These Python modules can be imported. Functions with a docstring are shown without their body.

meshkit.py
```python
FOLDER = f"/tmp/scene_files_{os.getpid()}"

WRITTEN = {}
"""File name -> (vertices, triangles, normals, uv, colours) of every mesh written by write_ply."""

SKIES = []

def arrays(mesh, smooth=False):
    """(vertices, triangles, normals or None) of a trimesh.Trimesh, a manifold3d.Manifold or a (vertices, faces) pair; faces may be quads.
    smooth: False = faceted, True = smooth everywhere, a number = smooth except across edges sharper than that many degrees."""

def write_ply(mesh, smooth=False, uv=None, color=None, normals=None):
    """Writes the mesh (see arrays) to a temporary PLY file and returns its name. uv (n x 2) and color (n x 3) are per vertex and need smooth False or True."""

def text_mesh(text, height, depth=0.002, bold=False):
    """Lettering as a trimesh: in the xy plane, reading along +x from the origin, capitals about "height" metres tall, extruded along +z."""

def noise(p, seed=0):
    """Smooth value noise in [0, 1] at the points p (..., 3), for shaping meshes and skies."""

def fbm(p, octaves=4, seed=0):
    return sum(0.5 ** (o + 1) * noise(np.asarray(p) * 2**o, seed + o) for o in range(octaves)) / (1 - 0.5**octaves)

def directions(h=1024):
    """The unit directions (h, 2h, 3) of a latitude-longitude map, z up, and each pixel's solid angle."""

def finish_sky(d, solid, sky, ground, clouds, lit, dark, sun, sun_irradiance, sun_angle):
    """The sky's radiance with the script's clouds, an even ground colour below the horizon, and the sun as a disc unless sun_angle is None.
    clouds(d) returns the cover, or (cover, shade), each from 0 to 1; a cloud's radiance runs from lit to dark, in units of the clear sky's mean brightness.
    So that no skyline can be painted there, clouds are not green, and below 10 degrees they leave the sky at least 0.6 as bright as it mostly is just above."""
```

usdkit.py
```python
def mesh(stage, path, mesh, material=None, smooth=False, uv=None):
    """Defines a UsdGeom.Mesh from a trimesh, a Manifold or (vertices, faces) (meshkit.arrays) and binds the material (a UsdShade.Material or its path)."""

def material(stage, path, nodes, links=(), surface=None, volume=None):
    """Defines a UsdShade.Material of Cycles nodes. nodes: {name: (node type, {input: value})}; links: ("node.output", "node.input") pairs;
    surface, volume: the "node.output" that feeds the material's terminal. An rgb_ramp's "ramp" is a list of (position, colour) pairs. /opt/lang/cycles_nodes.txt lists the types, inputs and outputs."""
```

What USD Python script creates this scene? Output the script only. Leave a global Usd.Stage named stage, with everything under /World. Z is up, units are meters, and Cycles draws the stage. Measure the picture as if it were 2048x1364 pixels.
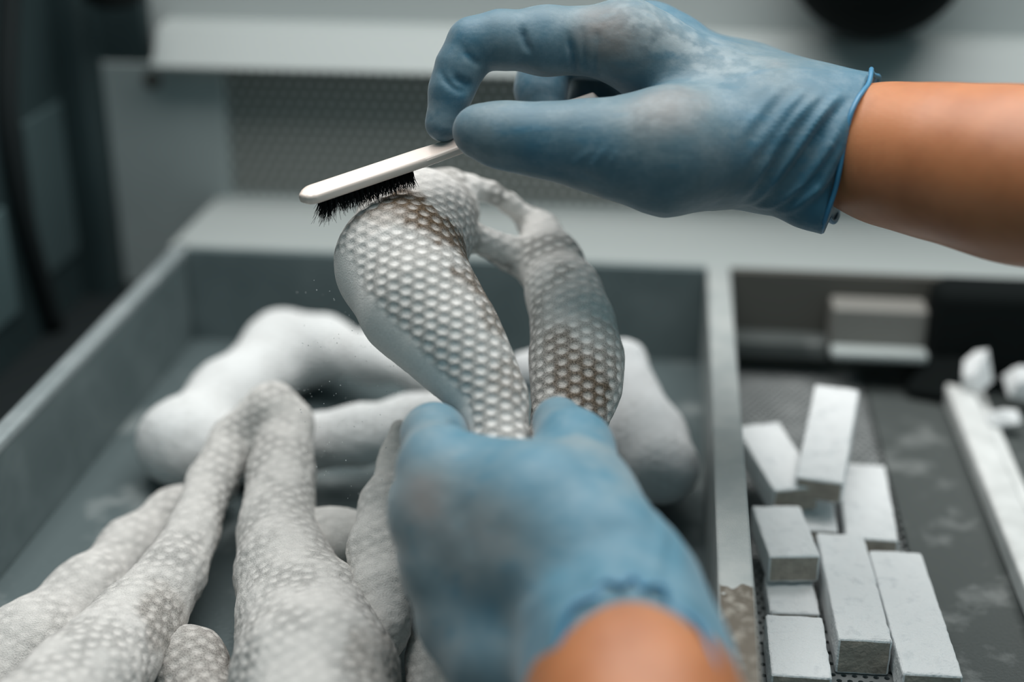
import math, numpy as np, trimesh, manifold3d as m3, shapely.geometry as sg, shapely.affinity as sa
from scipy.spatial import cKDTree
from pxr import Usd, UsdGeom, UsdLux, UsdShade, Gf, Sdf, Vt
import usdkit, meshkit

stage = Usd.Stage.CreateInMemory()
UsdGeom.SetStageUpAxis(stage, 'Z'); UsdGeom.SetStageMetersPerUnit(stage, 1.0)
UsdGeom.Xform.Define(stage, '/World'); UsdGeom.Scope.Define(stage, '/World/Looks')

# ------------------------------------------------------------------ camera
EYE = np.array([0, 0, .345]); YAW, PITCH, FPX = math.radians(6.5), math.radians(23.4), 2844.0
FW = np.array([-math.sin(YAW)*math.cos(PITCH), math.cos(YAW)*math.cos(PITCH), -math.sin(PITCH)])
RT = np.array([math.cos(YAW), math.sin(YAW), 0]); UP = np.cross(RT, FW)
cam = UsdGeom.Camera.Define(stage, '/World/camera')
cam.AddTransformOp().Set(Gf.Matrix4d(*[float(x) for x in np.vstack([np.c_[np.array([RT, UP, -FW]), np.zeros(3)], [*EYE, 1]]).ravel()]))
cam.CreateHorizontalApertureAttr(36.0); cam.CreateVerticalApertureAttr(36.0*1364/2048); cam.CreateFocalLengthAttr(50.0)
cam.CreateFStopAttr(2.8); cam.CreateFocusDistanceAttr(0.555); cam.CreateClippingRangeAttr(Gf.Vec2f(.03, 100))
cam.CreateExposureAttr(0.0)

# ------------------------------------------------------------------ light
def material(name, nodes, links=(), surface='p.BSDF', volume=None):
    return usdkit.material(stage, '/World/Looks/' + name, nodes, links, surface, volume)
dome = UsdLux.DomeLight.Define(stage, '/World/room_light')
dome.CreateColorAttr(Gf.Vec3f(.32, .60, .67)); dome.CreateIntensityAttr(.12)
key = UsdLux.RectLight.Define(stage, '/World/cabinet_lamp')
key.CreateWidthAttr(1.0); key.CreateHeightAttr(.80); key.CreateIntensityAttr(5.6); key.CreateColorAttr(Gf.Vec3f(1, .985, .96))
key.AddTranslateOp().Set(Gf.Vec3d(.02, .70, .86)); key.AddRotateXYZOp().Set(Gf.Vec3f(0, 0, 0))

# ------------------------------------------------------------------ helpers
def ray(x, y): return FW + RT*(x-1024)/FPX + UP*(682-y)/FPX
def at(x, y, d): return EYE + d*ray(x, y)                     # a point at d metres in front of the lens
def onz(x, y, z): r = ray(x, y); return EYE + r*(z-EYE[2])/r[2]
def ony(x, y, Y): r = ray(x, y); return EYE + r*(Y/r[1])
def rp(px, d): return px/FPX*d                                # a radius in metres

used = {}
def fresh(path):
    n = used.get(path, -1) + 1; used[path] = n
    return path if n == 0 else f'{path}_{n:03d}'
def tag(prim, label=None, cat=None, group=None, kind=None):
    p = prim.GetPrim() if hasattr(prim, 'GetPrim') else prim
    for k, v in (('label', label), ('category', cat), ('group', group), ('kind', kind)):
        if v: p.SetCustomDataByKey(k, v)
    return p
def thing(name, label, cat=None, group=None, kind=None, loc=(0, 0, 0)):
    x = UsdGeom.Xform.Define(stage, fresh('/World/' + name))
    if any(loc): x.AddTranslateOp().Set(Gf.Vec3d(*map(float, loc)))
    return tag(x, label, cat, group, kind)
def obj(name, mesh, mat, parent=None, smooth=30, tint=None, label=None, cat=None, group=None, kind=None):
    base = str(parent.GetPath()) if parent else '/World'
    m = usdkit.mesh(stage, fresh(base + '/' + name), mesh, mat, smooth=smooth)
    if tint is not None:
        UsdGeom.PrimvarsAPI(m).CreatePrimvar('tint', Sdf.ValueTypeNames.Color3fArray, 'vertex').Set(Vt.Vec3fArray.FromNumpy(np.asarray(tint, np.float32)))
    return tag(m, label, cat, group, kind)

def box(x0, x1, y0, y1, z0, z1, r=.0012, ry=None):
    """A box with rounded edges."""
    r = min(r, .45*min(x1-x0, y1-y0, z1-z0))
    s = m3.Manifold.sphere(r, 8)
    return m3.Manifold.batch_hull([s.translate((x, y, z)) for x in (x0+r, x1-r) for y in (y0+r, y1-r) for z in (z0+r, z1-r)])
def tm(m):
    if isinstance(m, trimesh.Trimesh): return m
    q = m.to_mesh(); return trimesh.Trimesh(np.array(q.vert_properties[:, :3]), np.array(q.tri_verts), process=False)
def cat(*ms): return trimesh.util.concatenate([tm(m) for m in ms])
def tube(points, radii, sides=10, closed=False):
    p = np.asarray(points, float); n = len(p)
    t = (np.roll(p, -1, 0) - np.roll(p, 1, 0)) if closed else np.gradient(p, axis=0)
    t /= np.linalg.norm(t, axis=1, keepdims=True)
    a = np.cross(t[0], [0, 0, 1.0] if abs(t[0][2]) < .9 else [1.0, 0, 0]); a /= np.linalg.norm(a)
    A = [a]
    for i in range(1, n):
        a = A[-1] - t[i]*(A[-1] @ t[i]); A.append(a/np.linalg.norm(a))
    A = np.array(A); B = np.cross(t, A); an = np.arange(sides)*2*np.pi/sides
    R = np.broadcast_to(radii, (n,))[:, None, None]
    v = (p[:, None] + R*(np.cos(an)[None, :, None]*A[:, None] + np.sin(an)[None, :, None]*B[:, None])).reshape(-1, 3)
    f = []
    for i in range(n if closed else n-1):
        for j in range(sides):
            a0, b0 = i*sides+j, i*sides+(j+1) % sides; a1, b1 = ((i+1) % n)*sides+j, ((i+1) % n)*sides+(j+1) % sides
            f += [[a0, b0, b1], [a0, b1, a1]]
    if not closed:
        v = np.vstack([v, p[0], p[-1]]); k = len(v)-2
        for j in range(sides):
            f += [[k, (j+1) % sides, j], [k+1, (n-1)*sides+j, (n-1)*sides+(j+1) % sides]]
    return trimesh.Trimesh(v, f, process=False)
def spline(pts, n):
    from scipy.interpolate import CubicSpline
    p = np.asarray(pts, float); s = np.r_[0, np.cumsum(np.linalg.norm(np.diff(p[:, :3], axis=0), axis=1))]
    return CubicSpline(s, p)(np.linspace(0, s[-1], n))

# ---- smooth bodies: a field of tapered bones, blended, then meshed by surface nets
def smin(a, b, k):
    h = np.maximum(k - np.abs(a-b), 0)/k
    return np.minimum(a, b) - h*h*k*.25
class Field:
    def __init__(self, k=.006): self.g, self.k, self.cuts = [], k, []
    def chain(self, pts, k=None):
        """pts: (x, y, z, r) rows in metres."""
        self.g.append(([np.asarray(p, float) for p in pts], k or self.k)); return self
    def px(self, rows, k=None):
        """rows: (pixel x, pixel y, depth, half width in pixels)."""
        return self.chain([(*at(x, y, d), rp(r, d)) for x, y, d, r in rows], k)
    def cut(self, p, n): self.cuts.append((np.asarray(p, float), np.asarray(n, float)/np.linalg.norm(n))); return self
    def __call__(self, P):
        out = None
        for pts, k in self.g:
            for a, b in zip(pts[:-1], pts[1:]):
                ab = b[:3]-a[:3]; t = np.clip(((P-a[:3]) @ ab)/(ab @ ab + 1e-12), 0, 1)
                d = np.linalg.norm(P - a[:3] - t[:, None]*ab, axis=1) - (a[3] + t*(b[3]-a[3]))
                out = d if out is None else smin(out, d, k)
        for p, n in self.cuts: out = np.maximum(out, (P-p) @ n)
        return out
    def bounds(self):
        a = np.array([p for pts, _ in self.g for p in pts]); r = a[:, 3].max() + .008
        return a[:, :3].min(0)-r, a[:, :3].max(0)+r
class Hand:
    """Fingers that flow into the palm but stay apart from each other."""
    def __init__(self, palm, fingers, k=.010): self.palm, self.fingers, self.k, self.cuts = palm, fingers, k, []
    def cut(self, p, n): self.cuts.append((np.asarray(p, float), np.asarray(n, float)/np.linalg.norm(n))); return self
    def __call__(self, P):
        b = self.palm(P); out = b
        for f in self.fingers: out = smin(out, smin(f(P), b, self.k), .0012)
        for p, n in self.cuts: out = np.maximum(out, (P-p) @ n)
        return out
    def bounds(self):
        q = np.array([f.bounds() for f in [self.palm, *self.fingers]]); return q[:, 0].min(0), q[:, 1].max(0)
def surface(fld, h, lo=None, hi=None):
    b0, b1 = fld.bounds(); lo = b0 if lo is None else np.maximum(b0, lo); hi = b1 if hi is None else np.minimum(b1, hi)
    K = 4; n = np.ceil((hi-lo)/(h*K)).astype(int)+1
    ax = [lo[i] + (np.arange(n[i])+.5)*h*K for i in range(3)]
    G = np.stack(np.meshgrid(*ax, indexing='ij'), -1).reshape(-1, 3)
    co = fld(G).reshape(n)
    F = co.repeat(K, 0).repeat(K, 1).repeat(K, 2).astype(np.float32)
    near = np.argwhere(np.abs(F) < h*K*1.9)
    F[tuple(near.T)] = fld(lo + (near+.5)*h)
    F = np.pad(F, 1, constant_values=1.0); o = lo - .5*h
    S = F < 0; N = np.array(F.shape)
    c = [S[i:N[0]-1+i, j:N[1]-1+j, k:N[2]-1+k] for i in (0, 1) for j in (0, 1) for k in (0, 1)]
    tot = sum(x.astype(np.int8) for x in c); cells = np.argwhere((tot > 0) & (tot < 8))
    off = np.array([(i, j, k) for i in (0, 1) for j in (0, 1) for k in (0, 1)])
    val = np.stack([F[tuple((cells+q).T)] for q in off], 1)
    acc = np.zeros((len(cells), 3)); cnt = np.zeros(len(cells))
    for i in range(8):
        for j in range(i+1, 8):
            if np.abs(off[i]-off[j]).sum() == 1:
                u, v = val[:, i], val[:, j]; m = (u < 0) != (v < 0)
                t = np.where(m, u/np.where(m, u-v, 1), 0)
                acc += np.where(m[:, None], off[i] + t[:, None]*(off[j]-off[i]), 0); cnt += m
    V = o + (cells + acc/cnt[:, None])*h
    idx = -np.ones(N-1, int); idx[tuple(cells.T)] = np.arange(len(cells))
    faces = []
    for a in range(3):
        b, d = (a+1) % 3, (a+2) % 3
        s0 = [slice(1, -1)]*3; s1 = [slice(1, -1)]*3; s0[a] = slice(0, -1); s1[a] = slice(1, None)
        A, B = S[tuple(s0)], S[tuple(s1)]
        for flip, m in ((False, A & ~B), (True, ~A & B)):
            e = np.argwhere(m) + 1; e[:, a] -= 1
            if not len(e): continue
            eb, ed = np.zeros(3, int), np.zeros(3, int); eb[b] = 1; ed[d] = 1
            q = np.stack([idx[tuple((e-x).T)] for x in (eb+ed, ed, np.zeros(3, int), eb)], 1)
            faces.append(q[:, ::-1] if flip else q)
    Q = np.vstack(faces); Q = Q[(Q >= 0).all(1)]
    for _ in range(2):
        f0 = fld(V); g = np.stack([fld(V + np.eye(3)[i]*h*.25) - f0 for i in range(3)], 1)/(h*.25)
        V = V - np.clip(f0/np.maximum((g*g).sum(1), .2), -h, h)[:, None]*g
    return V, np.vstack([Q[:, [0, 1, 2]], Q[:, [0, 2, 3]]])
def normals(V, T):
    n = np.zeros_like(V); c = np.cross(V[T[:, 1]]-V[T[:, 0]], V[T[:, 2]]-V[T[:, 0]])
    for k in range(3): np.add.at(n, T[:, k], c)
    return n/np.maximum(np.linalg.norm(n, axis=1, keepdims=True), 1e-20)
def march(fld, pts):
    """Where the lines of sight to the given pixels meet the body."""
    r = np.array([ray(x, y) for x, y in pts]); r /= np.linalg.norm(r, axis=1, keepdims=True); t = np.full(len(r), .3)
    for _ in range(120): t = t + .7*np.clip(fld(EYE + t[:, None]*r), -.01, .02)
    return EYE + t[:, None]*r
def crease(V, N, fld, lines):
    """Folds pressed into (amp < 0) or raised on (amp > 0) a skin along lines: (pixels, amp, width)."""
    D = np.zeros(len(V))
    for pts, amp, w in lines:
        q = march(fld, pts); q = spline(q, 140) if len(q) > 2 else q[0] + np.linspace(0, 1, 140)[:, None]*(q[1]-q[0])
        end = np.interp(np.linspace(0, 1, 140), [0, .25, .75, 1], [.2, 1, 1, .2])
        d, i = cKDTree(q).query(V, distance_upper_bound=4*w); ok = np.isfinite(d)
        D[ok] += amp*end[i[ok]]*np.exp(-(d[ok]/w)**2)
    return V + N*D[:, None], D
def sstep(a, b, x): t = np.clip((x-a)/(b-a), 0, 1); return t*t*(3-2*t)

# ------------------------------------------------------------------ materials
POS = ('geometry', {})
def coat(name, base, rough=.5, metal=0., noise=None, bump=None, spec=.5, extra=None, stretch=None):
    """Principled paint; noise = (scale, second colour, lo, hi); bump = (scale, distance)."""
    N = {'g': POS, 'p': ('principled_bsdf', {'base_color': base, 'roughness': rough, 'metallic': metal, 'specular_ior_level': spec, **(extra or {})})}; L = []
    src = 'g.position'
    if stretch: N['mp'] = ('mapping', {'scale': stretch}); L.append(('g.position', 'mp.vector')); src = 'mp.vector'
    if noise:
        N['n'] = ('noise_texture', {'scale': noise[0], 'detail': 5., 'roughness': .6})
        N['r'] = ('rgb_ramp', {'ramp': [(noise[2], base), (noise[3], noise[1])]})
        L += [(src, 'n.vector'), ('n.fac', 'r.fac'), ('r.color', 'p.base_color')]
    if bump:
        N['n2'] = ('noise_texture', {'scale': bump[0], 'detail': 4.}); N['b'] = ('bump', {'distance': bump[1], 'strength': 1.0})
        L += [(src, 'n2.vector'), ('n2.fac', 'b.height'), ('b.normal', 'p.normal')]
    return material(name, N, L)
def tinted(name, rough, bump):
    """Printed nylon under powder: the tint of the mesh, speckled where it is dark."""
    return material(name, {'g': POS, 'a': ('attribute', {'attribute': 'tint'}), 'n': ('noise_texture', {'scale': 1500., 'detail': 3., 'roughness': .7}),
        'r': ('rgb_ramp', {'ramp': [(.36, (.12, .12, .12)), (.50, (.95, .95, .95)), (.66, (1.7, 1.7, 1.7))]}), 'm': ('mix_color', {'blend_type': 'multiply', 'use_clamp': False}),
        'bw': ('rgb_to_bw', {}), 'mr': ('map_range', {'from_min': .12, 'from_max': .62, 'to_min': .75, 'to_max': .10, 'clamp': True}),
        'b': ('bump', {'distance': bump, 'strength': 1.}), 'p': ('principled_bsdf', {'roughness': rough, 'specular_ior_level': .15, 'diffuse_roughness': .5})},
        [('g.position', 'n.vector'), ('n.fac', 'r.fac'), ('a.color', 'm.a'), ('r.color', 'm.b'), ('a.color', 'bw.color'), ('bw.val', 'mr.value'), ('mr.result', 'm.fac'), ('m.result', 'p.base_color'), ('n.fac', 'b.height'), ('b.normal', 'p.normal')])
M = dict(
    wall=coat('painted_steel', (.31, .355, .355), .55, noise=(14, (.27, .31, .31), .35, .7)),
    wallu=coat('painted_steel_upper', (.40, .43, .425), .6),
    beam=coat('pale_steel', (.33, .36, .355), .5),
    teal=coat('shaded_teal_steel', (.018, .035, .038), .55, noise=(8, (.011, .023, .025), .3, .7)),  # teal paint, with the light fall-off at the left put into its darkness
    teal2=coat('mid_teal_steel', (.040, .066, .070), .6),
    glass=coat('dim_door_pane', (.07, .11, .115), .4),
    black=coat('black_rubber', (.008, .012, .013), .8, spec=.2),
    blackp=coat('black_plastic', (.005, .007, .007), .85, spec=.1),
    steel=coat('brushed_tray_steel', (.115, .15, .155), .5, .2, noise=(30, (.16, .20, .205), .45, .75), bump=(300, .0002)),
    floor=coat('dusty_tray_floor', (.095, .125, .13), .5, .25, noise=(22, (.34, .37, .37), .55, .78), bump=(500, .0003)),
    rim=coat('rim_steel', (.26, .30, .31), .45, .3, noise=(40, (.36, .40, .41), .4, .7)),
    plate=coat('stained_plate', (.065, .075, .073), .6, .2, noise=(34, (.27, .285, .28), .52, .80), bump=(700, .0004)),
    perf=coat('perforated_steel', (.15, .16, .16), .7, noise=(60, (.23, .24, .24), .4, .7)),
    vent=coat('vent_steel', (.36, .38, .36), .5),
    hole=coat('vent_back', (.012, .015, .014), .8),
    block=coat('blasted_block', (.78, .79, .795), .85, noise=(120, (.58, .60, .62), .55, .8), bump=(900, .0006)),
    blockb=coat('bare_block', (.42, .365, .31), .85, noise=(160, (.29, .25, .21), .4, .7), bump=(600, .0008)),
    beige=coat('beige_plastic', (.19, .185, .17), .6), brown=coat('brown_steel', (.075, .073, .064), .6),
    rail=coat('worn_rail', (.66, .67, .66), .45, .2, noise=(70, (.80, .81, .80), .4, .7)),
    cream=coat('cream_plastic', (.68, .57, .51), .28, bump=(60, .0002)),
    bristle=coat('black_bristle', (.003, .005, .006), .8, spec=.12),
    powder=coat('loose_powder', (.70, .71, .71), .9),
    part=tinted('powdered_print', .8, .0005),
    skin=coat('skin', (.43, .165, .068), .45, noise=(45, (.33, .115, .045), .4, .75), bump=(900, .00007), extra={'subsurface_weight': .18, 'subsurface_scale': .004}),
)
M['glove'] = material('blue_nitrile', {'g': POS, 'a': ('attribute', {'attribute': 'tint'}), 'n2': ('noise_texture', {'scale': 75., 'detail': 7., 'roughness': .72}), 'n3': ('noise_texture', {'scale': 420., 'detail': 4.}),
    'r2': ('rgb_ramp', {'ramp': [(.46, (0, 0, 0)), (.78, (.24, .24, .24))]}), 'm': ('mix_color', {'b': (.40, .45, .47)}), 'b': ('bump', {'distance': .0002, 'strength': .6}),
    'p': ('principled_bsdf', {'roughness': .5, 'specular_ior_level': .35, 'sheen_weight': .2, 'subsurface_weight': .08, 'subsurface_scale': .002, 'subsurface_radius': (.3, .6, 1.)})},
    [('g.position', 'n2.vector'), ('g.position', 'n3.vector'), ('n2.fac', 'r2.fac'), ('a.color', 'm.a'), ('r2.color', 'm.fac'), ('m.result', 'p.base_color'), ('n3.fac', 'b.height'), ('b.normal', 'p.normal')])
M['cuff'] = coat('blue_nitrile_rim', (.035, .17, .30), .4)

# ------------------------------------------------------------------ the cabinet (setting)
RZ, YR, XL = .058, .775, -.285          # rim height, tray rear, tray left
YW = .88
w = thing('wall_back', 'pale grey steel back wall of the cabinet behind the tray', 'wall', kind='structure')
obj('panel', box(-.40, .60, YW+.012, YW+.03, -.05, .55), M['wallu'], w)
obj('lower_panel', box(-.372, -.292, YW-.004, YW+.014, -.02, .146), M['wall'], w)
obj('sill', box(-.292, .60, YW-.006, YW+.014, .0, .0585), M['wall'], w)
def prism_x(poly, x0, x1):
    m = trimesh.creation.extrude_polygon(sg.Polygon(poly), x1-x0, engine='earcut')     # poly in (y, z)
    v = m.vertices.copy(); m.vertices = np.c_[v[:, 2]+x0, v[:, 0], v[:, 1]]; return m
bm = prism_x([(YW+.02, .145), (YW-.020, .1462), (YW-.024, .1490), (YW-.006, .170), (YW+.02, .173)], -.325, .60)
obj('trim_1', bm, M['beam'], smooth=20, label='pale horizontal steel beam running along the back wall above the vent', cat='beam', kind='structure')
lw = thing('wall_left', 'teal steel side wall of the cabinet, painted darker for the light falling off', 'wall', kind='structure')
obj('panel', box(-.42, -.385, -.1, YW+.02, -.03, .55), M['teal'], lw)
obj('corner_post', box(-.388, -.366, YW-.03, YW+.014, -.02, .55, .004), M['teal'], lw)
# door pane set into the side wall with a black gasket round it
dp = thing('door_1', 'dim teal pane in the left cabinet wall with black gasket', 'door', kind='structure')
obj('pane', box(-.3855, -.3825, .790, .846, .028, .128, .002), M['teal2'], dp)
obj('pane', box(-.3855, -.3825, .45, .752, .022, .088, .002), M['glass'], dp, label='paler lower pane')
g_ = spline([(-.381, .790, .30), (-.381, .778, .17), (-.381, .767, .133), (-.381, .767, .094), (-.381, .774, .054), (-.381, .784, .018), (-.381, .79, -.004)], 40)
obj('gasket', tube(g_, .0065), M['black'], dp, smooth=True)
obj('floor', box(-.42, .60, .05, YW+.03, -.06, -.03) + box(-.42, XL-.013, .05, YW+.02, -.06, -.006), M['black'], label='black cabinet floor beside and under the steel tray', cat='floor', kind='structure')
kb = ony(305, 160, YW-.004)
m = trimesh.creation.cylinder(.006, .006, sections=20); m.apply_transform(trimesh.transformations.rotation_matrix(math.pi/2, [1, 0, 0])); m.apply_translation(kb + [0, .002, 0])
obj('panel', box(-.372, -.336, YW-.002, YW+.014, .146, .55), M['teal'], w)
obj('bolt', m, M['brown'], w)

# perforated sheets
def perforated(nx, ny, pitch, r, depth, seg=10):
    """A hex grid of holes in the xy plane, from the origin, with walls of the given depth going down."""
    V, T = [], []; hexr = pitch/math.sqrt(3)
    a = np.arange(12)*math.pi/6; b = a
    out = np.array([[math.cos(t), math.sin(t)] for t in a])*np.array([hexr if i % 2 == 1 else pitch/2 for i in range(12)])[:, None]
    inn = np.c_[np.cos(b), np.sin(b)]*r
    for j in range(ny):
        for i in range(nx):
            c = np.array([i*pitch + (j % 2)*pitch/2, j*pitch*.8660254]); k = len(V)*36
            V.append(np.vstack([np.c_[c+out, np.zeros(12)], np.c_[c+inn, np.zeros(12)], np.c_[c+inn, np.full(12, -depth)]]))
            for q in range(12):
                n = (q+1) % 12
                T += [[k+q, k+n, k+12+n], [k+q, k+12+n, k+12+q], [k+12+q, k+12+n, k+24+n], [k+12+q, k+24+n, k+24+q]]
    return trimesh.Trimesh(np.vstack(V), T, process=False)
vg = thing('vent_grille', 'perforated grey steel vent grille set in the back wall under the beam', 'vent')
pm = perforated(80, 15, .0070, .0027, .0015); v = pm.vertices.copy(); pm.vertices = np.c_[v[:, 0]-.288, YW+.004+0*v[:, 0]-v[:, 2], v[:, 1]+.060]
obj('perforated_sheet', pm, M['vent'], vg, smooth=False)
obj('backing', box(-.292, .27, YW+.008, YW+.0125, .057, .147, .0005), M['hole'], vg)
obj('frame', box(-.294, -.287, YW-.004, YW+.010, .056, .146), M['wall'], vg)

# ------------------------------------------------------------------ the steel tray
tr = thing('steel_tray', 'grey steel unpacking tray with a raised divider, holding the powdery printed parts', 'tray')
XD0, XD1, XR = .0245, .038, .40
obj('floor_plate', box(XL, XD0+.003, .18, YR, -.012, 0, .001), M['floor'], tr)
obj('side_wall', box(XL-.008, XL, .18, YR+.01, -.02, RZ-.002, .001), M['steel'], tr)
obj('rim', box(XL-.009, XL+.0005, .18, YR+.01, RZ-.006, RZ, .0015), M['rim'], tr)
obj('rear_wall', box(XL, XD0, YR, YR+.006, -.012, RZ, .001), M['steel'], tr)
obj('ledge', box(XL-.012, .60, YR+.004, YW-.004, RZ-.008, RZ, .0015), M['beam'], tr)
obj('divider', box(XD0, XD1, .18, YR+.004, -.012, RZ, .0015), coat('dusty_divider_steel', (.33, .36, .36), .5, .1, noise=(45, (.43, .45, .44), .4, .7), bump=(1500, .0003)), tr)
# grime on the near end of the divider's top: a thin crust with an uneven edge
rng = np.random.default_rng(4)
gx, gy = np.meshgrid(np.linspace(XD0+.0008, XD1-.0008, 14), np.linspace(.20, .452, 150), indexing='ij')
q = np.stack([gx, gy, 0*gx], -1).reshape(-1, 3); hz = .0004 + .0016*meshkit.fbm(q*260, 4, 3) - .0022*sstep(.436, .452, q[:, 1] + .012*(meshkit.noise(q*300, 5)-.5))
q[:, 2] = RZ + np.maximum(hz, -.0004); ii = np.arange(13*149); i0 = (ii//149)*150 + ii % 149
crust = trimesh.Trimesh(q, np.vstack([np.c_[i0, i0+150, i0+151], np.c_[i0, i0+151, i0+1]]), process=False)
obj('grime', crust, coat('brown_grime', (.11, .095, .075), .8, noise=(260, (.33, .31, .27), .5, .75), bump=(900, .0005)), tr, smooth=True, label='brown grime crusted on the divider top')
# right compartment
obj('rear_wall', box(XD1, .60, YR, YR+.006, -.012, RZ, .001), M['brown'], tr)
obj('floor_plate', box(.1165, .60, .18, YR, -.012, 0, .0008), M['plate'], tr, label='dark stained plate beside the perforated strip')
obj('base_plate', box(XD1, .60, .18, YR, -.022, -.012, .0008), M['hole'], tr)
pm = perforated(18, 158, .0042, .00112, .0014); v = pm.vertices.copy(); pm.vertices = np.c_[v[:, 0]+XD1+.0022, v[:, 1]+.20, v[:, 2]-.0004]
obj('perforated_plate', pm, M['perf'], tr, smooth=False, label='perforated steel strip under the white blocks')
obj('ledge_bar', box(XD1, .095, YR-.018, YR, .012, .022), M['plate'], tr)

# ------------------------------------------------------------------ things in the right compartment
obj('rail', cat(box(.157, .172, .30, .752, 0, .012, .002), box(.172, .180, .30, .752, 0, .005, .001)), M['rail'], label='bright worn metal guide rail at the right edge', cat='rail')
lb = thing('latch_block', 'pale beige latch block at the rear of the right compartment', 'block', loc=(.118, YR-.012, .006))
obj('body', box(-.023, .03, -.010, .011, .016, .040, .002), M['beige'], lb); obj('lip', box(-.023, .03, -.022, -.010, .013, .019, .002), M['beam'], lb)
bt = thing('vacuum_nozzle', 'black boxy nozzle with a slanted foot at the right edge', 'nozzle')
c0 = onz(1965, 650, .03)
obj('body', box(.148, .28, .742, .772, .010, .064, .009), M['blackp'], bt)
obj('foot', m3.Manifold.batch_hull([m3.Manifold.sphere(.003, 12).translate(tuple(q)) for q in ((.140, .738, .004), (.166, .738, .004), (.155, .752, .03), (.172, .752, .03), (.140, .748, .004), (.168, .728, .006))]), M['blackp'], bt)
rng = np.random.default_rng(8)
def chip(name, c, s, seed, label):
    r = np.random.default_rng(seed); p = r.normal(size=(14, 3)); p /= np.linalg.norm(p, axis=1, keepdims=True); p *= np.array(s)*(.8+.4*r.random((14, 1)))
    m = m3.Manifold.hull_points(p + np.array(c)); obj(name, m, M['block'], label=label, cat='chip', smooth=20)
chip('powder_chunk', (.172, .727, .022), (.008, .007, .016), 1, 'upright white powder chunk leaning on the black nozzle')
chip('powder_chunk', (.198, .726, .016), (.016, .007, .010), 2, 'wide white powder chunk at the right edge under the nozzle')
chip('powder_chunk', (.182, .700, .008), (.009, .008, .006), 3, 'small white powder chunk lying beside the rail end')

def block(label, fl, fr, bl, br, z, h, tilt=0, seed=0, thick=None):
    """A blasted block from the corners of its top face (front left, front right, back left, back right) at height z."""
    f0, f1, b0, b1 = (onz(*q, z) for q in (fl, fr, bl, br)); fm, bk = (f0+f1)/2, (b0+b1)/2
    L = np.linalg.norm(bk-fm); W = (np.linalg.norm(f1-f0)+np.linalg.norm(b1-b0))/2; yaw = math.atan2(-(bk-fm)[0], (bk-fm)[1])
    m = tm(box(-W/2, W/2, -L/2, L/2, -h, 0, .0009)); m = m.subdivide_to_size(.004)
    bare = m.face_normals[:, 1] < -.95
    n = meshkit.fbm((m.vertices + seed)*220, 3, seed)[:, None]-.5
    m.vertices = m.vertices + m.vertex_normals*n*.0011
    R = trimesh.transformations.euler_matrix(tilt, 0, yaw); m.apply_transform(R)
    t = thing('powder_block', label, 'block', loc=(fm+bk)/2)
    # the faces that lie towards the front are bare, the rest is white with powder
    for nm, k, mt in (('body', ~bare, 'block'), ('bare_face', bare, 'blockb')):
        s = m.submesh([np.nonzero(k)[0]], append=True, repair=False); obj(nm, s, M[mt], t, smooth=30, label='bare brown front face' if nm == 'bare_face' else None)
block('white powdery block standing nearest the camera in the middle, brown front face showing', (1675, 1280), (1787, 1280), (1635, 1065), (1725, 1068), .0165, .0165, seed=1)
block('longest white powdery block at the right of the pile, running out of the frame', (1808, 1349), (1925, 1350), (1737, 1103), (1842, 1101), .014, .014, seed=2)
block('white powdery block at the front left of the pile beside the divider', (1545, 1352), (1662, 1352), (1530, 1232), (1645, 1228), .014, .014, seed=3)
block('dusty dark block behind the front left block, mostly in shade', (1540, 1226), (1640, 1226), (1528, 1150), (1622, 1150), .009, .009, seed=4)
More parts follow.
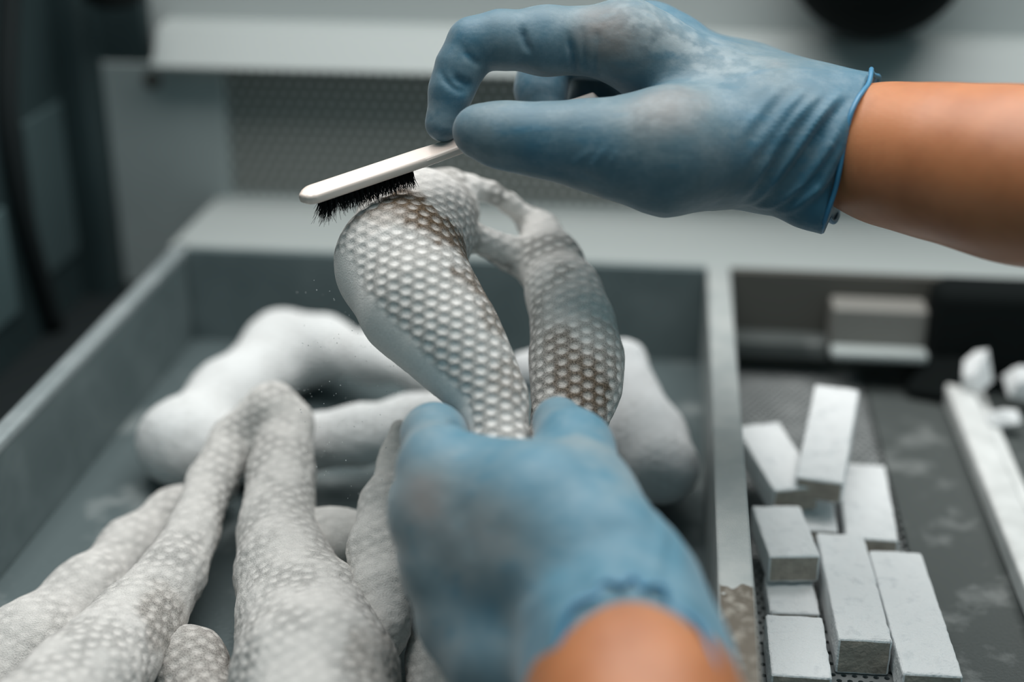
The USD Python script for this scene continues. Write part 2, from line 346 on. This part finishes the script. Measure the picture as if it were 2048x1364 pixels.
block('white powdery block lying crosswise on others at the left of the pile', (1540, 1112), (1640, 1112), (1502, 1010), (1602, 1012), .024, .013, seed=5)
block('white powdery block at the right of the pile behind the longest one', (1698, 1080), (1792, 1075), (1676, 932), (1768, 922), .014, .014, seed=6)
block('tallest white block, propped up at the back of the pile', (1598, 925), (1685, 935), (1625, 804), (1718, 802), .040, .013, tilt=.25, seed=7)
block('white block leaning sideways at the back left of the pile', (1565, 985), (1628, 945), (1490, 872), (1536, 846), .030, .014, tilt=.12, seed=8)
block('low grey dusty block in the middle of the pile under the leaning ones', (1600, 1060), (1675, 1060), (1590, 985), (1665, 985), .012, .012, seed=9)

# ------------------------------------------------------------------ printed parts
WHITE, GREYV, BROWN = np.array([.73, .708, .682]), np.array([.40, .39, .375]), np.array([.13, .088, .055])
def printed(label, fld, h, pitch, amp, lump, bare_dir=None, brown=(), powder=(), valley=1., dots_from=None, seed=0, squash=1.25, bare_at=(.74, .88), top=WHITE, low=GREYV, lo=None, hi=None):
    V, T = surface(fld, h, lo, hi); N = normals(V, T)
    # pimples on a hexagonal grid, projected and then evened out over the surface
    r = np.random.default_rng(seed); e1, e2 = (RT, UP) if dots_from is None else dots_from
    e3 = np.cross(e1, e2); a = np.stack([V @ e1, V @ e2], 1); lo_, hi_ = a.min(0), a.max(0)
    gy = np.arange(lo_[1], hi_[1], pitch/2/squash); G = np.array([(x + (i % 2)*pitch*.866, y) for i, y in enumerate(gy) for x in np.arange(lo_[0], hi_[0], pitch*1.732)])
    ks = []
    for sgn in (1, -1):
        sel = np.nonzero((N @ e3)*sgn > .15)[0]
        if len(sel) == 0: continue
        d, i = cKDTree(a[sel]).query(G); ks.append(sel[i[d < h*1.2]])
    St = lambda Q: Q + (squash-1)*np.outer(Q @ e2, e2)                   # cells are wider than tall
    W = St(V); cen = W[np.concatenate(ks)]
    far = np.nonzero(cKDTree(cen).query(W)[0] > pitch*.9)[0]; r.shuffle(far)
    add = []
    for i in far:
        if not add or np.min(np.linalg.norm(np.array(add)-W[i], axis=1)) > pitch*.9: add.append(W[i])
    if add: cen = np.vstack([cen, add])
    for _ in range(4):
        d, i = cKDTree(cen).query(W); w_ = np.bincount(i, minlength=len(cen)).astype(float)
        new = np.stack([np.bincount(i, W[:, k], len(cen)) for k in range(3)], 1)/np.maximum(w_, 1)[:, None]
        cen = np.where(w_[:, None] > 0, new, cen)
    cen = W[cKDTree(W).query(cen)[1]]
    d = cKDTree(cen).query(W, k=1)[0]/pitch
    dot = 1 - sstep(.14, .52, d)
    mask = np.ones(len(V))
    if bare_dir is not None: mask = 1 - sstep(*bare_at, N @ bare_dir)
    pw = meshkit.fbm(V*70, 4, seed+1); fine = meshkit.fbm(V*420, 3, seed+2)
    cover = sstep(.36, .66, pw)*lump                       # where loose powder fills the valleys
    mask = mask*(1-.75*np.clip(cover, 0, 1))
    b = np.zeros(len(V)); powder_lift = np.zeros(len(V))
    for x, y, dd, rad, st in powder:  # powder coat, plus whitening painted in against shade
        q = np.linalg.norm(V-march(fld, [(x, y)])[0], axis=1) + .006*(pw-.5)*4; powder_lift = np.maximum(powder_lift, st*(1 - sstep(rad*.4, rad, q)))
    mask = mask*(1-.55*powder_lift)
    disp = -amp*(dot-.5)*mask + (fine-.5)*.0007*lump + (pw-.5)*.0020*lump
    V2 = V + N*disp[:, None]
    for x, y, dd, rad, st in brown:
        c = march(fld, [(x, y)])[0]; q = np.linalg.norm((V-c), axis=1) + .006*(pw-.5)*4
        b = np.maximum(b, st*(1 - sstep(rad*.55, rad, q)))
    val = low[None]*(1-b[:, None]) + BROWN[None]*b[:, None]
    vl = (valley*(1-powder_lift))[:, None]; val = val*vl + top*(1-vl)
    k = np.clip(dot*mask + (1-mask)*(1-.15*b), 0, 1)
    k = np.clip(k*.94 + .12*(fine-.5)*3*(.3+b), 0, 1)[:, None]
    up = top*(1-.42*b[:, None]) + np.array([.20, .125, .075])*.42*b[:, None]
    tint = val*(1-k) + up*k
    return obj('printed_part', (V2, T), M['part'], smooth=True, tint=np.clip(tint, .01, .95), label=label, cat='printed part')

hp = Field(.007)
hp.px([(1050, 1000, .515, 40), (1010, 930, .515, 58), (982, 795, .53, 64), (940, 733, .535, 81), (893, 671, .54, 100), (838, 606, .548, 116), (800, 530, .563, 122), (832, 455, .592, 112), (876, 422, .620, 82)])
hp.px([(1050, 1000, .515, 40), (1105, 900, .54, 52), (1140, 830, .556, 68), (1152, 770, .565, 83), (1153, 716, .575, 86), (1146, 650, .587, 77), (1128, 590, .60, 70), (1100, 530, .62, 60), (1080, 462, .64, 40)])
hp.px([(905, 372, .62, 30), (945, 374, .625, 18), (980, 384, .63, 16), (1018, 406, .635, 16), (1052, 436, .64, 22)], .005)
hp.px([(900, 470, .605, 40), (955, 478, .61, 22), (985, 490, .615, 24), (1022, 508, .62, 30), (1075, 520, .625, 44)], .005)
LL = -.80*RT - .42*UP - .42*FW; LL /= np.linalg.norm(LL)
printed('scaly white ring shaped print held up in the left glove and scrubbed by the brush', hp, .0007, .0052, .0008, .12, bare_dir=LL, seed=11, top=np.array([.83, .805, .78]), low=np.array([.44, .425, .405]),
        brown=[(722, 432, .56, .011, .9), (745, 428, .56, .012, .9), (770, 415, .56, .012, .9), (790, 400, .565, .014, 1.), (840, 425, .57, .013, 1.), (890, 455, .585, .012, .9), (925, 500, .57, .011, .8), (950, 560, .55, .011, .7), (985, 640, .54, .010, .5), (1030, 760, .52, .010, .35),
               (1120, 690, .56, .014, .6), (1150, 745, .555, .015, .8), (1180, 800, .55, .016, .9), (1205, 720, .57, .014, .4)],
        powder=[(880, 350, .60, .022, .8), (1085, 450, .63, .020, .9), (1165, 520, .60, .016, .6), (1150, 600, .60, .022, .5), (1195, 610, .59, .016, .6), (1180, 560, .60, .014, .5), (1060, 560, .60, .020, .7), (960, 375, .62, .012, .9), (1000, 490, .61, .014, .9), (1030, 410, .63, .012, .9), (720, 470, .54, .020, .45), (700, 560, .54, .02, .35)])  # rear arm patches also brighten by colour what the right hand shades

pa = Field(.004)
pa.px([(545, 818, .655, 50), (470, 880, .655, 46), (422, 965, .635, 46), (388, 1060, .61, 50), (345, 1150, .585, 64), (270, 1255, .56, 92), (165, 1370, .52, 112), (20, 1500, .48, 120)])
pa.px([(545, 818, .655, 50), (572, 850, .655, 52), (562, 950, .635, 66), (556, 1060, .605, 76), (572, 1150, .58, 99), (614, 1250, .556, 138), (630, 1364, .52, 166), (640, 1500, .49, 160)])
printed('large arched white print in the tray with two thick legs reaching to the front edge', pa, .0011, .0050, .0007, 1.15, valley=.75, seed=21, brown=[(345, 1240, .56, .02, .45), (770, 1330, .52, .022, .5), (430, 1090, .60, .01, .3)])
pb = Field(.014)
pb.px([(365, 885, .70, 76), (455, 795, .745, 66), (570, 705, .80, 76), (650, 695, .79, 52), (740, 715, .765, 40), (850, 750, .74, 30), (960, 800, .72, 40)])
pb.px([(365, 885, .70, 76), (480, 905, .70, 48), (620, 885, .69, 46), (720, 870, .685, 50), (820, 842, .70, 42), (960, 800, .72, 40)])
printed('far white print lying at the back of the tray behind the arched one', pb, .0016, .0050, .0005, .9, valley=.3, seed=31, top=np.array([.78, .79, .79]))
pc = Field(.012)
pc.px([(440, 975, .675, 34), (345, 1030, .655, 42), (262, 1095, .635, 50), (170, 1190, .60, 62), (60, 1305, .572, 92), (-70, 1410, .55, 110)])
printed('white print limb at the left of the tray behind the arched leg', pc, .0013, .0050, .0006, .8, valley=.6, seed=41)
pd = Field(.01)
pd.px([(800, 860, .60, 20), (792, 920, .60, 24), (768, 1010, .585, 40), (755, 1100, .57, 52), (762, 1180, .555, 52), (770, 1255, .545, 40), (740, 1330, .54, 40)])
printed('slim white print leg standing between the arched print and the left glove', pd, .0012, .0050, .0005, .9, valley=.35, seed=51)
pe = Field(.01)
pe.px([(830, 1160, .575, 14), (848, 1240, .565, 26), (870, 1320, .55, 48), (905, 1400, .54, 80), (930, 1480, .53, 90)])
printed('small white print tip below the left glove at the bottom edge', pe, .0012, .0050, .0005, .9, valley=.35, seed=61)
pf = Field(.012)
pf.px([(1050, 745, .72, 40), (1150, 700, .735, 32), (1250, 725, .725, 34), (1262, 800, .71, 52), (1285, 880, .69, 78), (1325, 935, .665, 74)])
printed('white print lying in the tray behind the left glove next to the divider', pf, .0016, .0050, .0005, .9, valley=.25, seed=71, top=np.array([.78, .79, .80]))
pg = Field(.012)
pg.px([(560, 1110, .605, 40), (650, 1085, .61, 58), (740, 1075, .61, 50)])
printed('bluish white print half hidden on the tray floor between the arched leg and slim leg', pg, .0015, .0050, .0004, .9, valley=.3, seed=81)
ph = Field(.012)
ph.px([(330, 1300, .56, 44), (375, 1330, .558, 66), (410, 1420, .54, 80)])
printed('scaly print lump under the arched print between its legs at the bottom edge', ph, .0012, .0050, .0006, .4, valley=.8, seed=91, brown=[(400, 1330, .53, .03, .4)])

# ------------------------------------------------------------------ the brush
bh0, bh1 = at(628, 388, .544), at(1190, 200, .573)
ax = bh1-bh0; BL = np.linalg.norm(ax); ax /= BL
up0 = np.array([0, 0, 1.]); sd = np.cross(ax, up0); sd /= np.linalg.norm(sd); up0 = np.cross(sd, ax)
roll = math.radians(-14); bu = up0*math.cos(roll) + sd*math.sin(roll); bs = np.cross(ax, bu)     # top of the handle leans a little to the lens
if bu @ FW > up0 @ FW: roll = -roll; bu = up0*math.cos(roll) + sd*math.sin(roll); bs = np.cross(ax, bu)
def bp(a, s, u): return bh0 + np.multiply.outer(np.asarray(a), ax) + np.multiply.outer(np.asarray(s), bs) + np.multiply.outer(np.asarray(u), bu)
br = thing('brush', 'cream plastic toothbrush shaped brush with short black bristles held in the right glove', 'brush')
hw, th, rr = .0048, .0042, .0014
pieces = []
def bar(rows):
    pts = []
    for a, w_ in rows:
        for s in (-1, 1):
            for u in (0, 1): pts.append((a, s*(w_-rr), -th/2+rr + u*(th-2*rr)))
    sp = m3.Manifold.sphere(rr, 12)
    return m3.Manifold.batch_hull([sp.translate(tuple(bp(*q))) for q in pts])
endc = [(-.0045+hw*(1-math.cos(t)), max(hw*math.sin(t), rr*1.02)) for t in np.linspace(.05, math.pi/2, 7)]
hd = bar(endc + [(.045, hw)]) + bar([(.0445, hw), (.062, .0040)]) + bar([(.0615, .0040), (BL, .0037)])
obj('handle', hd, M['cream'], br, smooth=40)
rng = np.random.default_rng(17); tv, tf, n = [], [], 0
for a in np.arange(.0030, .0405, .0021):
    for s in np.linspace(-.0032, .0032, 5):
        for _ in range(16):
            b = np.array([a, s]) + rng.normal(0, .00035, 2); L = .0075 + rng.normal(0, .0009) + .0012*(a < .006)
            lean = np.array([rng.normal(-.05 - .25*(a < .008), .14), rng.normal(0, .16)])
            tip = b + lean*L; wd = .00010 + .00004*rng.random()
            base = bp(b[0], b[1], -th/2+.0003); mid = bp(*(b + .35*(tip-b)), -th/2-.55*L); end = bp(tip[0], tip[1], -th/2-L)
            o_ = [ax, -.5*ax+.87*bs, -.5*ax-.87*bs]
            tv += [base+wd*q for q in o_] + [mid+wd*q for q in o_] + [end+wd*.45*q for q in o_]
            for l in (0, 3):
                for k in range(3):
                    i0, i1 = n+l+k, n+l+(k+1) % 3; tf += [[i0, i1, i1+3], [i0, i1+3, i0+3]]
            tf.append([n+6, n+7, n+8]); n += 9
obj('bristles', trimesh.Trimesh(tv, tf, process=False), M['bristle'], br, smooth=False, kind='stuff', label='short frayed black bristles')

# ------------------------------------------------------------------ the person: two gloved hands and bare forearms
pr = thing('person', 'person in thin blue gloves, only both forearms and hands in view, brushing a print', 'person')
fg = [Field(k).px(rows) for k, rows in (
    (.004, [(1290, 110, .566, 78), (1240, 82, .560, 72), (1090, 82, .558, 66), (1000, 80, .556, 56), (947, 88, .556, 50), (920, 135, .556, 46), (903, 180, .556, 42), (886, 247, .557, 36)]),          # index
    (.004, [(1330, 110, .588, 80), (1290, 92, .592, 74), (1095, 98, .598, 56), (1082, 180, .594, 50), (1092, 235, .588, 40)]),                                                     # middle
    (.004, [(1370, 140, .606, 78), (1335, 128, .612, 70), (1190, 150, .618, 54), (1180, 225, .610, 46), (1200, 268, .602, 38)]),                                                  # ring
    (.004, [(1410, 170, .618, 70), (1385, 170, .626, 60), (1265, 190, .634, 46), (1255, 255, .626, 40), (1270, 295, .618, 34)]),                                                  # little
    (.008, [(1420, 300, .545, 112), (1330, 302, .540, 122), (1222, 296, .538, 90), (1150, 286, .538, 75), (1070, 279, .539, 64), (1000, 270, .540, 57), (955, 262, .541, 50)]))]    # thumb
rg = Field(.010)
# palm
for r0 in ((1265, 88, .562, 76), (1300, 95, .59, 78), (1345, 130, .61, 72), (1390, 172, .622, 62)):
    rg.px([r0, (1470, 225, .575+(r0[2]-.562)*.6, 105), (1600, 275, .565+(r0[2]-.562)*.35, 112)], .014)
rg.px([(1420, 290, .556, 120), (1560, 282, .556, 118), (1720, 292, .556, 116)], .016)
rg.px([(1560, 275, .578, 112), (1740, 292, .574, 114)], .016)
rg.px([(1560, 380, .548, 26), (1615, 405, .548, 30), (1660, 432, .548, 24)], .010)                                                                       # slack of the cuff
rg = Hand(rg, fg)
rim_a, rim_b = at(1743, 160, .560), at(1652, 448, .548)
cn = np.cross(rim_b-rim_a, ray(1700, 300) + .10*RT); cn = cn if cn @ RT > 0 else -cn
rg.cut((rim_a+rim_b)/2, cn)
def glove(fld, cn, cp, cref, lines, h, label, flare, skin=(), blue=(), dust=(), cols=((.034, .120, .180), (.094, .150, .178), (.175, .165, .160))):
    V, T = surface(fld, h); N = normals(V, T)
    cn = cn/np.linalg.norm(cn); back = (cp - V) @ cn                                # distance from the rim
    V = V + (N - np.outer(N @ cn, cn))*(flare*np.exp(-np.maximum(back, 0)/.012)*(1 + .9*np.sin(7*np.arctan2((V-cref) @ np.cross(cn, [0, 0, 1.]), V[:, 2]-cref[2]) + 40*back)*(back > -.001)))[:, None]
    V, Dc = crease(V, N, fld, lines)
    wr = meshkit.fbm(np.c_[(V @ cn)*45, (V @ UP)*190, (V @ FW)*190], 3, 5) - .5
    V = V + N*(.00028*wr)[:, None]
    # nitrile stretched over skin looks greyer and browner, loose nitrile stays blue
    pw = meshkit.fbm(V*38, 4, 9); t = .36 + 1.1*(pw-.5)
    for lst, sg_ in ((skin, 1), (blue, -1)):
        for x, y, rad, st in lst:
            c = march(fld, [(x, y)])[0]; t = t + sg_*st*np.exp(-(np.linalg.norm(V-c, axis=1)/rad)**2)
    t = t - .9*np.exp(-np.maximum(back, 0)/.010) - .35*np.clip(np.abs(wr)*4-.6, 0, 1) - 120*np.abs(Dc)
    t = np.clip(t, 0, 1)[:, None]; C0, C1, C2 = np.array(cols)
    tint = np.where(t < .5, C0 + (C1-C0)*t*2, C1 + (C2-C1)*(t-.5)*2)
    for x, y, rad, st in dust:
        c = march(fld, [(x, y)])[0]; f = .34*st*np.exp(-(np.linalg.norm(V-c, axis=1)/rad)**2)*sstep(.42, .62, meshkit.fbm(V*190, 5, 13)); tint = tint + f[:, None]*(np.array([.40, .44, .45])-tint)
    g = obj('glove', (V, T), M['glove'], pr, smooth=True, tint=tint, label=label)
    # rolled rim where the glove ends
    e1 = np.cross(cn, [0, 0, 1.]); e1 /= np.linalg.norm(e1); e2 = np.cross(cn, e1); loop = []
    for a in np.linspace(0, 2*math.pi, 72, endpoint=False):
        d = math.cos(a)*e1 + math.sin(a)*e2; t = np.linspace(.004, .06, 160); q = cref + t[:, None]*d
        sv = fld.cuts; fld.cuts = []; f = fld(q); fld.cuts = sv
        tt = t[np.nonzero(f > 0)[0][0]] if (f > 0).any() else .03
        loop.append(cref + (tt + flare*(1+.9*math.sin(7*a)) + .0002)*d + cn*.0009*math.sin(5*a+1))
    obj('cuff_rim', tube(np.array(loop), .0010, 8, closed=True), M['cuff'], g, smooth=True, label='rolled darker blue rim')
    return g
cr = at(1712, 292, .566); cr = cr - cn/np.linalg.norm(cn)*((cr-(rim_a+rim_b)/2) @ (cn/np.linalg.norm(cn)))
W1 = .0022
glove(rg, cn, (rim_a+rim_b)/2, cr, [
    ([(905, 150), (925, 165), (948, 168)], -.0016, .0018), ([(880, 140), (915, 180), (945, 178)], -.0009, .0014), ([(925, 95), (945, 120), (965, 130)], -.0009, .0016),
    ([(1045, 55), (1050, 85), (1062, 108)], -.0016, .0014), ([(1137, 70), (1145, 110), (1152, 150)], -.0016, .0014), ([(1165, 60), (1170, 120), (1165, 175)], -.0016, .0014), ([(1195, 70), (1190, 130), (1172, 185)], -.0016, .0014),
    ([(1185, 300), (1160, 318), (1140, 338)], .0005, .0013), ([(1215, 292), (1195, 318), (1175, 340)], .0006, .0014), ([(1235, 300), (1220, 330)], .0004, .0013), ([(1110, 345), (1160, 350), (1230, 385)], -.0004, .0020),
    ([(1500, 405), (1560, 345), (1640, 235), (1680, 190)], .0024, W1), ([(1495, 385), (1540, 310), (1590, 240), (1640, 190)], .0019, W1), ([(1520, 412), (1590, 375), (1650, 300), (1690, 240)], .0027, W1),
    ([(1560, 420), (1620, 390), (1670, 330)], .0027, W1), ([(1485, 270), (1530, 210), (1570, 170)], .0008, W1), ([(1490, 330), (1540, 255), (1600, 190)], .0009, W1), ([(1590, 330), (1640, 260), (1700, 200)], -.0012, W1),
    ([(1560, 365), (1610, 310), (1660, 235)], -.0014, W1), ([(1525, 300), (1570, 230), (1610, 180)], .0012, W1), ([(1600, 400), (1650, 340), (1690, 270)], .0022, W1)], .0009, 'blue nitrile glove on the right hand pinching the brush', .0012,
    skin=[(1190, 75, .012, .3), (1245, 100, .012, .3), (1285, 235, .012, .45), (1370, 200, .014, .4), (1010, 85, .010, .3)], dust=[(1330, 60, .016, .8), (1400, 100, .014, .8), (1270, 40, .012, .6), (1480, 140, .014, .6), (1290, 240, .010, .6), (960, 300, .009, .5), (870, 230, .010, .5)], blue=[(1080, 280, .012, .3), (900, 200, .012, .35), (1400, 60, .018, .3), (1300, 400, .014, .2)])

fg = [Field(k).px(rows) for k, rows in (
    (.006, [(905, 965, .478, 66), (875, 925, .487, 66), (868, 872, .513, 60), (915, 900, .552, 52), (970, 970, .560, 46)]),      # index
    (.006, [(890, 1050, .476, 70), (862, 1030, .480, 70), (842, 1000, .520, 58), (905, 1020, .556, 50), (970, 1060, .56, 44)]),    # middle
    (.006, [(900, 1130, .474, 70), (885, 1130, .476, 70), (858, 1110, .515, 56), (915, 1110, .548, 50), (980, 1130, .552, 42)]),   # ring
    (.006, [(960, 1235, .470, 78), (925, 1235, .474, 72), (900, 1210, .512, 52), (950, 1190, .540, 46), (1005, 1190, .545, 38)]),  # little
    (.008, [(1205, 1100, .452, 112), (1178, 1000, .470, 88), (1148, 900, .497, 72), (1116, 845, .512, 52)]))]                     # thumb
lg = Field(.010)
lg.px([(905, 975, .482, 62), (1000, 965, .487, 56), (1140, 975, .482, 74)], .014)                                              # web
lg.px([(950, 1235, .472, 78), (1010, 1310, .462, 96), (1110, 1330, .452, 104), (1215, 1260, .445, 98)], .018)                 # heel of the hand
for r0 in ((890, 950, .480, 66), (885, 1040, .476, 70), (905, 1135, .474, 70), (950, 1230, .476, 66)):
    lg.px([r0, (1080, 1090+(r0[1]-1090)*.55, .463, 96), (1222, 1180+(r0[1]-1090)*.12, .449, 98)], .016)
for o in (-.005, .005):
    lg.chain([(*at(x, y, d)+RT*o, r) for x, y, d, r in ((1180, 1130, .455, .0140), (1236, 1200, .446, .0146), (1248, 1300, .430, .0182), (1258, 1364, .420, .0205), (1268, 1450, .405, .0238))], .016)
lg = Hand(lg, fg)
Lp, Tp, Rq = march(lg, [(1112, 1315), (1270, 1178), (1374, 1246)])                # the edge of the cuff lies through these points of the skin
ln = np.cross(Tp-Lp, Rq-Lp); ln = ln if ln @ FW < 0 else -ln
lnn = ln/np.linalg.norm(ln); lc = (Lp+Rq)/2
lcr = at(1264, 1300, .430); lcr = lcr - lnn*((lcr-lc) @ lnn)
lg.cut(lc, ln)
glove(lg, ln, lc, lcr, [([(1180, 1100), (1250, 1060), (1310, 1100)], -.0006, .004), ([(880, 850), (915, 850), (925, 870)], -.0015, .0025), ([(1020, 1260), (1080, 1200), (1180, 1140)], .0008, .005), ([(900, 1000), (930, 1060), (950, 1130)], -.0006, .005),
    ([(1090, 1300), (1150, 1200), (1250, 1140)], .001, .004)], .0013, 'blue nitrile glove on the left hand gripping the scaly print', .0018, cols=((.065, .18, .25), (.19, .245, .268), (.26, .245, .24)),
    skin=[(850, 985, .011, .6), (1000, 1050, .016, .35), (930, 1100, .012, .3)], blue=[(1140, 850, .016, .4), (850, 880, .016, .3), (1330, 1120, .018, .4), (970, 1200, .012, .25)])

bd = Field(.012)
rw = at(1690, 290, .566); re = at(1690, 290, .560) + 3.2*(at(2048, 352, .505)-at(1690, 290, .560))
for o in (-.0085, .0085):
    wv = np.cross(re-rw, UP); wv /= np.linalg.norm(wv)
    a, b = rw + wv*o, at(2048, 352, .510) + wv*o*.6
    bd.chain([(*a, .0196), (*at(1800, 312, .552)+wv*o, .0216), (*at(1920, 330, .531)+wv*o, .0232), (*b, .0248), (*((b+re)/2), .0275), (*re, .033)], .016)
lwv = at(1262, 1200, .445); le = lwv + 4.2*(at(1275, 1450, .40)-lwv)
for o in (-.005, .005):
    bd.chain([(*at(1238, 1210, .445)+RT*o, .0140), (*at(1248, 1300, .430)+RT*o, .0171), (*at(1258, 1364, .420)+RT*o, .0194), (*at(1268, 1450, .405)+RT*o, .0228), (*(.5*le+.5*at(1275, 1450, .40)), .036), (*le, .040)], .016)
V, T = surface(bd, .0022)
obj('body', (V, T), M['skin'], pr, smooth=True, label='bare tanned forearms')

# hanging black nozzle at the top right, and a knob at the top left
nz = thing('hanging_nozzle', 'large black rounded nozzle hanging out of focus at the top right', 'nozzle')
th_ = np.linspace(-math.pi/2, .75, 22)
prof = [(max(.054*math.cos(t), 0), .054+.054*math.sin(t)) for t in th_] + [(.016, .106), (.016, .22), (0, .22)]
m = trimesh.creation.revolve(np.array(prof), sections=48); c = at(1740, 76, .84); m.apply_translation(c)
obj('body', m, M['blackp'], nz, smooth=40)
m = trimesh.creation.cylinder(.021, .02, sections=24); m.apply_translation(c + [0, 0, .112]); obj('collar', m, M['black'], nz)
m = trimesh.creation.revolve(np.array([(0, 0), (.012, .001), (.018, .005), (.018, .016), (.006, .020), (.006, .06), (0, .06)]), sections=28); m.apply_translation(ony(230, 14, .84))
obj('hanging_ball', m, M['blackp'], smooth=40, label='small black ball hanging at the top left edge', cat='ball')

# powder grains in the air below the brush
rng = np.random.default_rng(3); gr = []
for _ in range(170):
    c = at(rng.uniform(590, 800), rng.uniform(560, 1000), rng.uniform(.53, .60)); s = rng.uniform(.00008, .00022)
    m = trimesh.creation.icosahedron(); m.apply_scale([s, s, s*rng.uniform(1, 2)]); m.apply_translation(c); gr.append(m)
obj('powder_dust', cat(*gr), M['powder'], smooth=False, kind='stuff', label='fine white powder grains drifting down below the brush', cat='powder')
